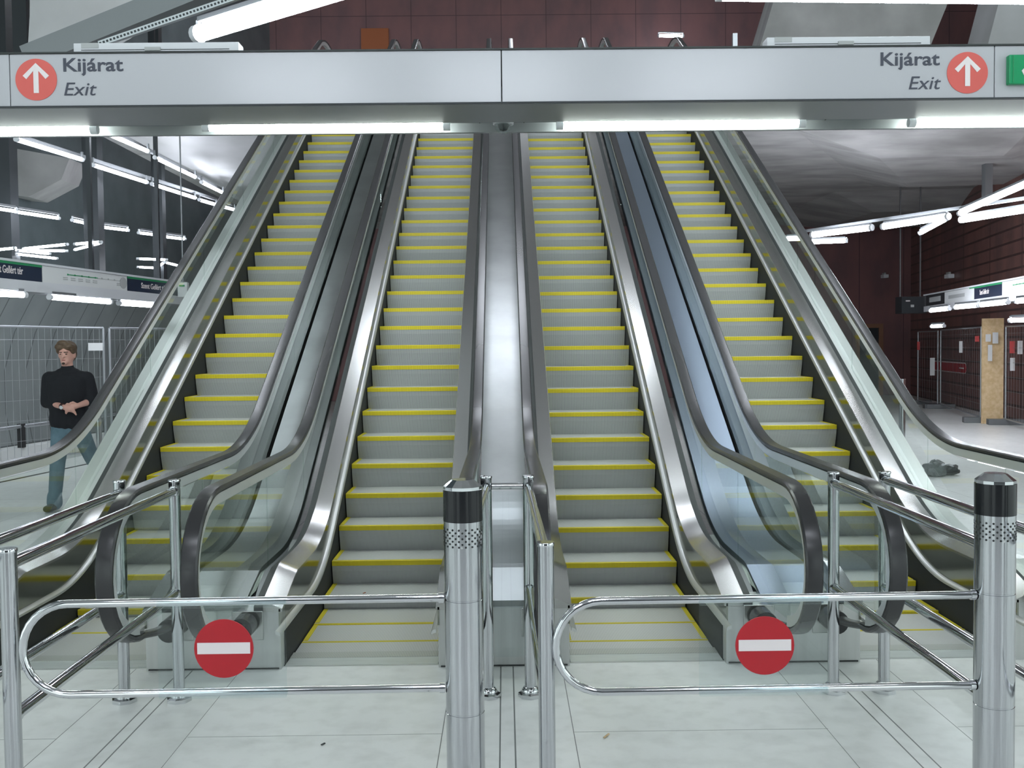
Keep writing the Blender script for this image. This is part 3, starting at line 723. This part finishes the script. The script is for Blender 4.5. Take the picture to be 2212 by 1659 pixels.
# equipment at the far end of the right band
p = line_at(RB, 1972)[0]
t = thing('equipment_box', 'dark box with small lights at the far end of the right sign band', 'box', (p.x, p.y, 2.45))
MB().box(p.x-.32, p.x+.30, p.y-.1, p.y+.3, 2.45, 2.86).build('box_body', dark_metal, t)
MB().box(p.x-.22, p.x-.12, p.y-.12, p.y-.1, 2.74, 2.77).build('indicator', signwhite, t); MB().box(p.x-.10, p.x-.02, p.y-.12, p.y-.1, 2.60, 2.66).build('indicator', greydot, t)
for k in range(2): MB().box(p.x-.3+.5*k, p.x-.27+.5*k, p.y+.08, p.y+.11, 2.86, UZ-.3).build('hanger', grey_metal, t)
# hangers of the left band
for u in (-20, 201, 345):
    p = line_at(LB, u, -.17)[0]
    tag(MB().box(p.x-.03, p.x+.03, p.y-.03, p.y+.03, 2.92, 15.5).build('band_hanger', dark_metal), f'dark hanger rod holding the left sign band, {["leftmost", "middle", "rightmost"][(-20, 201, 345).index(u)]} of three', 'hanger', 'hangers of the left sign band')
p = line_at(RB, 2225, .17)[0]
tag(MB().box(p.x-.03, p.x+.03, p.y-.03, p.y+.03, 2.86, UZ-.3).build('band_hanger', dark_metal), 'hanger rod holding the right sign band', 'hanger')
# dark columns on the left, hanger at right
for u, Y, w, l in ((201, 17.9, .13, 'dark column beyond the left track, between the lamp rows'), (342, 19.8, .10, 'dark column beyond the left track, near the escalator handrail'), (12, 16.8, .14, 'dark column beyond the left track at the left edge'), (59, 16.0, .11, 'dark column rising at the top left corner')):
    c = px(u, 400, Y); z0 = 3.0 if u != 59 else 5.2
    tag(MB().box(c.x-w, c.x+w, Y-w, Y+w, z0, 15.5).build('column', dark_metal), l, 'column', 'dark columns on the left')
for u, Y in ((33, 17.2), (212, 18.6), (352, 20.4)):
    c = px(u, 400, Y); tag(MB().box(c.x-.025, c.x+.025, Y-.04, Y+.04, 3.0, 7.5).build('mullion', galv), f'thin grey mullion beyond the left track, {["left", "middle", "right"][(33, 212, 352).index(u)]} one', 'mullion', 'mullions beyond the left track')
c = px(2133, 330, 20.4)
t = thing('light_track_hanger', 'dark post hanging from the concrete ceiling at right above the bright tubes', 'post', tuple((c.x, 20.4, 4.55)))
MB().box(c.x-.075, c.x+.075, 20.32, 20.48, 4.55, UZ-.3).build('hanger_post', grey_metal, t); MB().box(c.x-.16, c.x+.16, 20.25, 20.55, UZ-.36, UZ-.3).build('top_plate', grey_metal, t)
# light tracks
def track_bar(a, b, l, w=.06):
    return tag(MB().bar(a, b, w, .05).build('light_track', grey_metal), l, 'track', 'rails carrying the lamps')
track_bar(pz(-60, 262, 4.87), pz(520, 448, 4.87), 'grey rail carrying the lower lamp row at left')
track_bar(pz(205, 262, 5.08), pz(500, 421, 5.08), 'grey rail carrying the upper lamp row at left')
track_bar(pz(1740, 499, 4.0), pz(2240, 424, 4.0), 'grey rail carrying the bright tubes at right')
# ================================================================ CONCRETE STRUCTURE
def slab_px(name, pts, Y, depth, m, struct_=True, dirv=(0, 1, 0)):
    P = [px(u, v, Y) for u, v in pts]
    o = MB().prism(P, Vector(dirv)*depth).build(name, m); o['kind'] = 'structure'; return o
slab_px('trim_2', [(72, -1290), (900, -1290), (420, -60), (150, 96), (60, 106), (64, 34)], 14.5, .8, concrete_l)
slab_px('trim_3', [(-80, 300), (150, 342), (132, 388), (62, 425), (-80, 412)], 19.5, .8, concrete)
slab_px('trim_4', [(1914, -800), (2376, -800), (1935, 283), (1586, 283)], 20, 1., concrete)
slab_px('trim_5', [(2368, -800), (2700, -800), (2500, 283), (2085, 283)], 19.2, 1., concrete_l)
# folds of the concrete underside at right
def wedge(name, pts, h, m):
    """a downstand on the slab underside: footprint points at z = UZ-.3"""
    P = [Vector((x, y, UZ-.3)) for x, y in pts]; c = sum(P, Vector())/len(P)
    n = len(P); mb = MB(); mb.v = [tuple(p) for p in P] + [tuple(c+(p-c)*.55-Vector((0, 0, h))) for p in P]
    mb.f = [tuple(range(n)), tuple(range(2*n-1, n-1, -1))] + [(i, i+n, (i+1) % n+n, (i+1) % n) for i in range(n)]
    return struct(name, mb, m)
wedge('trim_7', [(5.2, 18.2), (9.5, 18.0), (15.5, 24.0), (9.0, 25.0)], .30, concrete)
wedge('trim_8', [(8.5, 26.0), (15.5, 25.0), (15.5, 32.5), (8.0, 32.5)], .35, concrete)
wedge('trim_9', [(-6.8, 18.0), (-4, 18.0), (-3.6, 27.0), (-6.9, 28.0)], .30, concrete_l)
# dark beam and cable tray at the top left
tag(MB().bar(px(60, 128, 11.5), px(520, -58, 11.5), .20, .25).build('steel_beam', grey_metal), 'dark steel beam slanting across the top left corner', 'beam')
t = thing('cable_tray', 'perforated pale cable tray slanting up behind the top left lamp', 'cable tray', tuple(px(370, 40, 10.5)))
a, b = px(215, 96, 10.5), px(560, -22, 10.5); MB().bar(a, b, .05, .055).build('tray_rail', galv, t)
hb = MB(); dv = (b-a)
for k in range(46):
    q = a + dv*(k+.5)/46 + Vector((0, -.027, 0)); hb.bar(q-dv.normalized()*.010, q+dv.normalized()*.010, .006, .020)
hb.build('slots', dark_metal, t)
# orange board on the upper hall wall
p0, p1 = px(780, 62, 32.9), px(840, 118, 32.9)
tag(MB().box(p0.x, p1.x, 32.86, 32.99, p1.z, p0.z).build('orange_board', orange_board), 'orange-brown board on the upper hall wall above the beam', 'board')
p0 = px(1587, 73, 17.8)
tag(MB().box(p0.x-.04, p0.x+.04, 17.76, 17.84, UZ, p0.z).build('upper_post', galv), 'pale post on the upper landing right of the escalators', 'post')

# ================================================================ LEFT PLATFORM
def fence(A, B, z0, z1, label, panels=1, base=True, wires=.12):
    A, B = Vector(A), Vector(B); t = thing('mesh_fence', label, 'fence', (A.x, A.y, 0), 'temporary mesh fence panels')
    d = (B-A); L = d.length; d.normalize()
    for P in (A, B): MB().tube([(P.x, P.y, .04), (P.x, P.y, z1)], .022, 10).build('fence_post', galv, t, smooth=True)
    for z in (z0, z1): MB().tube([(A.x, A.y, z), (B.x, B.y, z)], .018, 8).build('frame_rail', galv, t, smooth=True)
    w = MB(); k = wires
    while k < L: P = A+d*k; w.bar((P.x, P.y, z0), (P.x, P.y, z1), .004); k += wires
    z = z0+.28
    while z < z1-.1: w.bar((A.x, A.y, z), (B.x, B.y, z), .006); z += .30
    w.build('wire_mesh', galv, t)
    if base:
        n = Vector((-d.y, d.x, 0))
        for P in (A, B): MB().bar(P-n*.35+Vector((0, 0, .06)), P+n*.35+Vector((0, 0, .06)), .22, .12).build('foot_block', grey_metal, t, bevel=.01)
    return t
fence((-8.3, 12.3, 0), (-6.50, 16.45, 0), .14, 2.11, 'mesh fence panel behind the man at left')
fence((-6.44, 16.55, 0), (-5.2, 19.8, 0), .14, 2.11, 'mesh fence panel beside the leftmost handrail, right of the man', base=False)
p0, p1 = px(195, 741, 15.9), px(222, 757, 16.0)
pl = tag(MB().bar((p0.x, p0.y-.08, (p0.z+p1.z)/2), (p1.x, p1.y-.0, (p0.z+p1.z)/2), .004, .12, up=(0, 0, 1)).build('fence_notice', paper), 'small white notice on the left mesh fence', 'notice')
# low rail and tiled kerb beyond the platform edge
A, B = along(LB, -5, -1.35, 0), along(LB, 7, -1.35, 0)
t = thing('platform_barrier', 'low pipe rail on a white tiled kerb behind the man', 'barrier', (A.x, A.y, 0))
MB().quadbox([A, A+Vector((-.2, 0, 0)), B+Vector((-.2, 0, 0)), B, A+Vector((0, 0, .30)), A+Vector((-.2, 0, .30)), B+Vector((-.2, 0, .30)), B+Vector((0, 0, .30))]).build('tiled_kerb', tile_white, t)
MB().tube([A+Vector((0, 0, .62)), B+Vector((0, 0, .62))], .03, 10).build('pipe', galv, t, smooth=True)
for k in range(9):
    P = A + (B-A)*(k+.5)/9; MB().box(P.x-.05, P.x+.03, P.y-.05, P.y+.05, .30, .66).build('clamp', rail_black, t)
struct('trim_10', MB().quadbox([along(LB, -4, -.62, .0), along(LB, -4, -.56, .0), along(LB, 9, -.56, .0), along(LB, 9, -.62, .0), along(LB, -4, -.62, .004), along(LB, -4, -.56, .004), along(LB, 9, -.56, .004), along(LB, 9, -.62, .004)]), black)
rail_post(px(211, 840, 15.1).x, 15.1, 'small chrome post behind the man near the leftmost handrail', h=1.12, base=False, r=.04)
rail_post(px(1949, 818, 16.0).x, 16.0, 'small chrome post behind the rightmost handrail', h=1.16, base=False, r=.05)
p0 = px(396, 626, 17.2)
t = thing('small_sign', 'small white box sign seen through the leftmost escalator glass', 'sign', tuple(p0))
MB().box(p0.x-.08, p0.x+.08, 17.15, 17.25, p0.z-.12, p0.z+.12).build('sign_box', paper, t); MB().box(p0.x-.05, p0.x+.04, 17.14, 17.15, p0.z+.05, p0.z+.08).build('green_bar', green_m, t)
MB().box(p0.x-.01, p0.x+.01, 17.19, 17.21, p0.z+.12, UZ-.3).build('sign_rod', grey_metal, t)

# ================================================================ RIGHT PLATFORM
fa, fb = px(1983, 800, 28.0), px(2026, 800, 26.3)
fence((fa.x, 28.0, 0), (fb.x, 26.3, 0), .12, 2.02, 'far mesh fence panel at right, next to the rust wall corner', wires=.2)
fc = px(2119, 800, 21.5)
fence((fb.x+.03, 26.2, 0), (fc.x, 21.5, 0), .12, 2.04, 'mesh fence panel at right in front of the red rounded sign', wires=.2)
fd, fe = px(2173, 800, 20.9), px(2290, 800, 17.5)
fence((fd.x, 20.9, 0), (fe.x, 17.5, 0), .12, 2.04, 'mesh fence panel at the right edge beside the plywood board', wires=.2)
p0, p1 = px(2122, 683, 21.25), px(2167, 917, 21.1)
t = thing('plywood_board', 'tall pale plywood board standing between the right fence panels', 'board', (p0.x, 21.2, 0))
MB().quadbox([(p0.x, 21.25, .0), (p1.x, 21.1, .0), (p1.x, 21.13, .0), (p0.x, 21.28, .0), (p0.x, 21.25, 2.22), (p1.x, 21.1, 2.22), (p1.x, 21.13, 2.22), (p0.x, 21.28, 2.22)]).build('board_sheet', osb, t)
def sheet(u0, v0, u1, v1, Y, m, l, cat='paper sheet'):
    a, b = px(u0, v0, Y), px(u1, v1, Y)
    tag(MB().box(a.x, b.x, Y-.006, Y, b.z, a.z).build('paper_sheet', m), l, cat, 'sheets on the right fences')
sheet(2129, 722, 2140, 738, 21.10, paper, 'upper left paper sheet on the plywood board')
sheet(2144, 718, 2156, 742, 21.08, paper, 'upper right paper sheet on the plywood board')
sheet(2134, 745, 2143, 780, 21.08, paper, 'lower paper sheet on the plywood board')
sheet(2009, 773, 2019, 811, 26.2, paper, 'tall white sheet left of the double fence post')
sheet(2072, 737, 2079, 762, 23.4, paper, 'narrow white sheet above the red rounded sign')
sheet(2106, 726, 2115, 738, 21.7, redpaper, 'small red sheet left of the plywood board')
sheet(1981, 738, 1987, 756, 27.8, redpaper, 'small red sheet on the far left fence post of the right platform')
sheet(2181, 737, 2192, 763, 20.4, redpaper, 'red sheet right of the plywood board')
sheet(2198, 736, 2209, 765, 20.0, paper, 'white sheet at the right edge beside the red sheet')
sheet(2182, 773, 2192, 801, 20.4, paper, 'white sheet below the red sheet at right')
# rounded red sign on the right wall
def wall_at(u, off=0):
    d = px(u, 700, 1.) - EYE; k = d.x/d.y; b0 = RW0 - rn*off; t_ = (k*b0.y-b0.x)/(rd.x-k*rd.y); return b0 + rd*t_
def pill(off, g, zc_, h, m, par):
    a, b = wall_at(2020, off), wall_at(2088, off); L = (b-a).length; e = (b-a).normalized(); pts = []
    for k in range(13): th = -math.pi/2+math.pi*k/12; pts.append(b - e*h + e*(h+g)*math.cos(th) + Vector((0, 0, zc_+(h+g)*math.sin(th))))
    for k in range(13): th = math.pi/2+math.pi*k/12; pts.append(a + e*h + e*(h+g)*math.cos(th) + Vector((0, 0, zc_+(h+g)*math.sin(th))))
    return MB().prism(pts, -rn*.02).build('sign_plate' if g == 0 else 'sign_rim', m, par)
zs_ = px(2060, 793, wall_at(2060).y).z
t = thing('rounded_sign', 'long red sign with rounded end and white bar on the rust wall at right', 'sign', tuple(wall_at(2060)))
pill(.02, .03, zs_, .115, signwhite, t); pill(.045, 0, zs_, .115, red_sign, t)
a, b = wall_at(2073, .07), wall_at(2082, .07); MB().bar(a+Vector((0, 0, zs_)), b+Vector((0, 0, zs_)), .01, .035).build('white_bar', signwhite, t)
# small cameras on the rust wall
for u, v, Y, l in ((1912, 597, 32.8, 'small white camera on the rust back wall'), (2052, 597, None, 'small pale camera high on the right rust wall')):
    if Y is None: q = wall_at(u, .1); Y = q.y
    c = px(u, v, Y)
    t = thing('wall_camera', l, 'camera', tuple(c), 'wall cameras')
    MB().box(c.x-.08, c.x+.08, Y-.10, Y+.18, c.z-.05, c.z+.06).build('camera_body', lamp_body, t, bevel=.01); MB().box(c.x-.03, c.x+.03, Y+.0, Y+.18, c.z+.06, c.z+.12).build('bracket', greydot, t)
# door in the back wall
a, b = px(1850, 700, 32.9), px(1907, 700, 32.9)
struct('door_1', MB().box(a.x+.1, b.x-.13, 32.93, 33.0, 0, a.z-.12), dark_metal)
struct('trim_11', MB().box(a.x, b.x, 32.86, 33.0, a.z-.13, a.z).box(b.x-.13, b.x, 32.86, 33.0, 0, a.z-.13).box(a.x, a.x+.1, 32.86, 33.0, 0, a.z-.13), mat('door_frame_brown', (.30, .15, .09), .5))
# litter on the floor
c0 = pz(2028, 1028, 0)
def blob(c, rx, ry, rz, seed, fold=.35):
    rr = random.Random(seed); b = bmesh.new(); bmesh.ops.create_icosphere(b, subdivisions=3, radius=1)
    from mathutils import noise
    mb = MB()
    for v in b.verts:
        n = noise.noise(v.co*1.7+Vector((seed*3.1, 0, 0)))*fold + noise.noise(v.co*4+Vector((0, seed*2.3, 0)))*fold*.5
        p = v.co*(1+n); mb.v.append((c[0]+p.x*rx, c[1]+p.y*ry, max(.003, c[2]+p.z*rz)))
    mb.f = [tuple(x.index for x in f.verts) for f in b.faces]; b.free(); return mb
t = thing('discarded_bag', 'crumpled grey plastic bag with dark scraps on the floor right of the escalators', 'bag', (c0.x, c0.y, 0))
blob((c0.x-.05, c0.y, .09), .15, .14, .11, 1).build('bag_body', mat('bag_grey', (.14, .16, .16), .35), t, smooth=False)
blob((c0.x+.16, c0.y+.05, .07), .13, .09, .07, 2).build('dark_scrap', mat('scrap_dark', (.04, .045, .045), .4), t)
blob((c0.x-.19, c0.y+.3, .06), .09, .1, .07, 3).build('clear_film', mat('film_pale', (.45, .48, .48), .3), t)
for i, (u, v, l) in enumerate(((1310, 1591, 'pale wood splinter on the floor right of the gate post'), (698, 1609, 'small dark speck of dirt on the floor below the left gate'), (787, 1281, 'small orange leaf on the step of the second escalator'))):
    if i == 2: c = px(787, 1282, 6.62)
    else: c = pz(u, v, .002)
    L = .022 if i == 0 else .010
    tag(MB().bar((c.x-L*.6, c.y-L, c.z+.004), (c.x+L*.6, c.y+L, c.z+.004), .007, .004).build(('wood_splinter', 'dirt_speck', 'leaf')[i], (osb, dark_metal, orange_board)[i]), l, 'litter')

# ================================================================ MAN ON THE LEFT PLATFORM
skin_m = mat('skin', (.60, .33, .27), .5); hair_m = mat('hair_brown', (.075, .045, .028), .6, noise=(30, (.13, .085, .05), (1, 1, 3)))
wool = mat('black_wool', (.008, .009, .013), .9); denim = mat('denim', (.085, .15, .19), .85, noise=(8, (.13, .21, .26), (1, 1, 1)))
shoe_m = mat('shoe_dark', (.035, .05, .04), .6); brow_m = mat('brow_dark', (.05, .03, .02), .7); lip_m = mat('lips', (.33, .10, .09), .5); watch_m = mat('watch_strap', (.05, .02, .02), .5)
MX, MY = -4.745, 11.0
man = thing('person', 'man in a black sweater and blue jeans with a wristwatch, standing on the left platform', 'person', (MX, MY, 0))
def cap(mb, a, b, r0, r1, sx=1., seg=16):
    """tapered capsule from a to b"""
    a, b = Vector(a), Vector(b); d = b-a; L = d.length; d = d/L if L > 1e-6 else Vector((0, 0, 1))
    up = Vector((0, 1, 0)) if abs(d.y) < .9 else Vector((1, 0, 0)); x = up.cross(d).normalized(); y = d.cross(x)
    n = len(mb.v); rings = []
    for k in range(1, 5): t = -math.pi/2 + k*math.pi/10; rings.append((a + d*r0*math.sin(t), r0*math.cos(t)))
    rings.append((a, r0)); rings.append((b, r1))
    for k in range(1, 5): t = k*math.pi/10; rings.append((b + d*r1*math.sin(t), r1*math.cos(t)))
    for c, r in rings:
        for j in range(seg):
            th = 2*math.pi*j/seg; mb.v.append(tuple(c + x*r*math.cos(th)*sx + y*r*math.sin(th)))
    for i in range(len(rings)-1):
        for j in range(seg): j2 = (j+1) % seg; mb.f.append((n+i*seg+j, n+i*seg+j2, n+(i+1)*seg+j2, n+(i+1)*seg+j))
    mb.f.append(tuple(n+j for j in range(seg))[::-1]); mb.f.append(tuple(n+(len(rings)-1)*seg+j for j in range(seg)))
def ell(mb, c, r, seg=20):
    n = len(mb.v); K = 12
    for i in range(1, K):
        t = math.pi*i/K - math.pi/2
        for j in range(seg): th = 2*math.pi*j/seg; mb.v.append((c[0]+r[0]*math.cos(t)*math.cos(th), c[1]+r[1]*math.cos(t)*math.sin(th), c[2]+r[2]*math.sin(t)))
    for i in range(K-2):
        for j in range(seg): j2 = (j+1) % seg; mb.f.append((n+i*seg+j, n+i*seg+j2, n+(i+1)*seg+j2, n+(i+1)*seg+j))
    mb.f.append(tuple(n+j for j in range(seg))[::-1]); mb.f.append(tuple(n+(K-2)*seg+j for j in range(seg)))
def body_part(mb, name, m, vox, parent, it=3):
    mb.v = [(MX+x, MY+y, z) for x, y, z in mb.v]
    o = mb.build(name, m, parent, smooth=True)
    r = o.modifiers.new('r', 'REMESH'); r.mode = 'VOXEL'; r.voxel_size = vox; r.use_smooth_shade = True
    s = o.modifiers.new('s', 'SMOOTH'); s.iterations = it; s.factor = .5
    bpy.context.view_layer.update()
    me = bpy.data.meshes.new_from_object(o.evaluated_get(bpy.context.evaluated_depsgraph_get())); o.modifiers.clear(); o.data = me
    me.materials.clear(); me.materials.append(m)
    for p in me.polygons: p.use_smooth = True
    return o
# joints (x to the right of the picture, -y towards the camera)
shR, shL = (-.190, .0, 1.445), (.190, .03, 1.440)
elR, elL = (-.235, .02, 1.195), (.250, .04, 1.205)
wrR, wrL = (.035, -.20, 1.150), (.190, -.17, 1.165)
hpR, hpL = (-.085, .0, .96), (.095, .02, .96)
knR, knL = (-.110, -.05, .54), (.155, .22, .55)
anR, anL = (-.185, .02, .10), (.235, .62, .10)
B = MB()
ell(B, (.0, .0, 1.715), (.078, .098, .118)); ell(B, (.0, -.020, 1.645), (.058, .072, .062))       # skull, jaw
ell(B, (0, -.097, 1.690), (.013, .018, .022)); ell(B, (0, -.104, 1.680), (.016, .012, .010))       # nose
ell(B, (0, -.086, 1.732), (.055, .014, .012))                                                    # brow ridge
ell(B, (0, -.080, 1.610), (.024, .018, .018))                                                    # chin
for sg in (-1, 1): ell(B, (sg*.082, .005, 1.700), (.012, .022, .034))                             # ears
cap(B, (0, .015, 1.50), (0, .0, 1.62), .062, .058)
cap(B, (-.13, .01, 1.455), (.13, .015, 1.455), .075, .075); cap(B, (0, .01, 1.40), (0, .01, 1.05), .145, .125); cap(B, (-.05, .01, .98), (.05, .01, .98), .12, .12)
for s_, e_, w_ in ((shR, elR, wrR), (shL, elL, wrL)):
    cap(B, s_, e_, .056, .043); cap(B, e_, w_, .042, .028)
for h_, k_, a_ in ((hpR, knR, anR), (hpL, knL, anL)): cap(B, h_, k_, .085, .058); cap(B, k_, a_, .056, .038)
# hands: palm, five fingers bent towards each other
for w_, sg in ((wrR, 1), (wrL, -1)):
    w = Vector(w_); f = Vector((sg*.9, -.15, -.28)).normalized() if sg > 0 else Vector((-.80, -.35, -.25)).normalized(); s_ = Vector((0, -.35, .94)).normalized()
    cap(B, w, w+f*.075, .026, .034, 1.0)
    for k, (off, ln) in enumerate(((-.026, .058), (-.009, .070), (.009, .074), (.025, .066))):
        r0 = w+f*.085-s_*off; kn = r0+f*ln*.55; tp = kn+(f*.6+Vector((0, .3, -.75))).normalized()*ln*.55
        cap(B, r0, kn, .0098, .0090, 1., 8); cap(B, kn, tp, .0090, .0075, 1., 8)
    th = w+f*.03+s_*.026; cap(B, th, th+(f*.6+s_*.7).normalized()*.035, .013, .011, 1., 8); cap(B, th+(f*.6+s_*.7).normalized()*.035, th+(f*.6+s_*.7).normalized()*.035+f*.030, .011, .009, 1., 8)
body_part(B, 'body', skin_m, .0075, man, 2)
# face details
def facepart(mb, name, m):
    mb.v = [(MX+x, MY+y, z) for x, y, z in mb.v]; return mb.build(name, m, man, smooth=True)
for sg in (-1, 1):
    e = MB(); ell(e, (sg*.030, -.088, 1.712), (.012, .008, .006), 12); facepart(e, 'eye', brow_m)
    e = MB(); cap(e, (sg*.014, -.101, 1.731), (sg*.048, -.090, 1.734), .005, .004, 1., 8); facepart(e, 'eyebrow', brow_m)
e = MB(); ell(e, (0, -.088, 1.648), (.022, .008, .006), 12); facepart(e, 'mouth', lip_m)
e = MB(); ell(e, (0, -.093, 1.612), (.018, .008, .012), 12); facepart(e, 'beard', brow_m)
H = MB(); ell(H, (0, .022, 1.775), (.098, .105, .088)); ell(H, (-.048, -.060, 1.790), (.055, .045, .042)); ell(H, (.045, -.062, 1.795), (.052, .042, .042)); ell(H, (0, .055, 1.72), (.086, .07, .10))
ell(H, (-.078, -.02, 1.765), (.025, .05, .055)); ell(H, (.078, -.02, 1.765), (.025, .05, .055)); ell(H, (-.02, -.055, 1.83), (.06, .05, .035))
body_part(H, 'hair', hair_m, .010, man, 1)
# sweater with pushed-up sleeves
Wt = MB()
cap(Wt, (-.135, .01, 1.44), (.135, .015, 1.44), .094, .094); cap(Wt, (-.07, .01, 1.49), (.07, .012, 1.49), .072, .072); cap(Wt, (-.075, .01, 1.38), (-.06, .01, 1.02), .150, .135); cap(Wt, (.075, .01, 1.38), (.06, .01, 1.02), .150, .135)
cap(Wt, (0, .01, 1.38), (0, .01, 1.0), .162, .142); cap(Wt, (-.07, .01, 1.02), (-.07, .01, .99), .138, .135); cap(Wt, (.07, .01, 1.02), (.07, .01, .99), .138, .135); cap(Wt, (0, .012, 1.50), (0, .008, 1.555), .082, .070)
for s_, e_, w_ in ((shR, elR, wrR), (shL, elL, wrL)):
    cap(Wt, s_, e_, .085, .072); q = Vector(e_)+(Vector(w_)-Vector(e_))*.30; cap(Wt, e_, q, .070, .054)
body_part(Wt, 'sweater', wool, .012, man, 3)
J = MB()
cap(J, (-.06, .01, .95), (.06, .01, .95), .112, .112)
for h_, k_, a_ in ((hpR, knR, anR), (hpL, knL, anL)):
    a2 = Vector(a_)+Vector((0, 0, .01)); cap(J, (h_[0], h_[1], h_[2]-.05), k_, .103, .080); cap(J, k_, a2, .080, .068)
    cap(J, a2+Vector((0, 0, .05)), a2-Vector((0, 0, .02)), .078, .082)
body_part(J, 'jeans', denim, .012, man, 2)
for a_ in (anR, anL):
    s_ = MB(); cap(s_, (a_[0], a_[1]+.03, .055), (a_[0]-.01, a_[1]-.16, .048), .052, .044, .85); s_.v = [(x, y, max(z, .004)) for x, y, z in s_.v]
    facepart(s_, 'shoe', shoe_m)
w = Vector(wrR); e = Vector(elR); d = (w-e).normalized(); c = w-d*.015
wb = MB(); wb.tube([c-d*.016, c+d*.016], .037, 16); facepart(wb, 'watch_band', watch_m)
wf = MB(); wf.tube([c+Vector((0, -.036, -.004)), c+Vector((0, -.045, -.006))], .020, 16); facepart(wf, 'watch_face', chrome)

for o in bpy.data.objects:
    if '_loc' in o: del o['_loc']
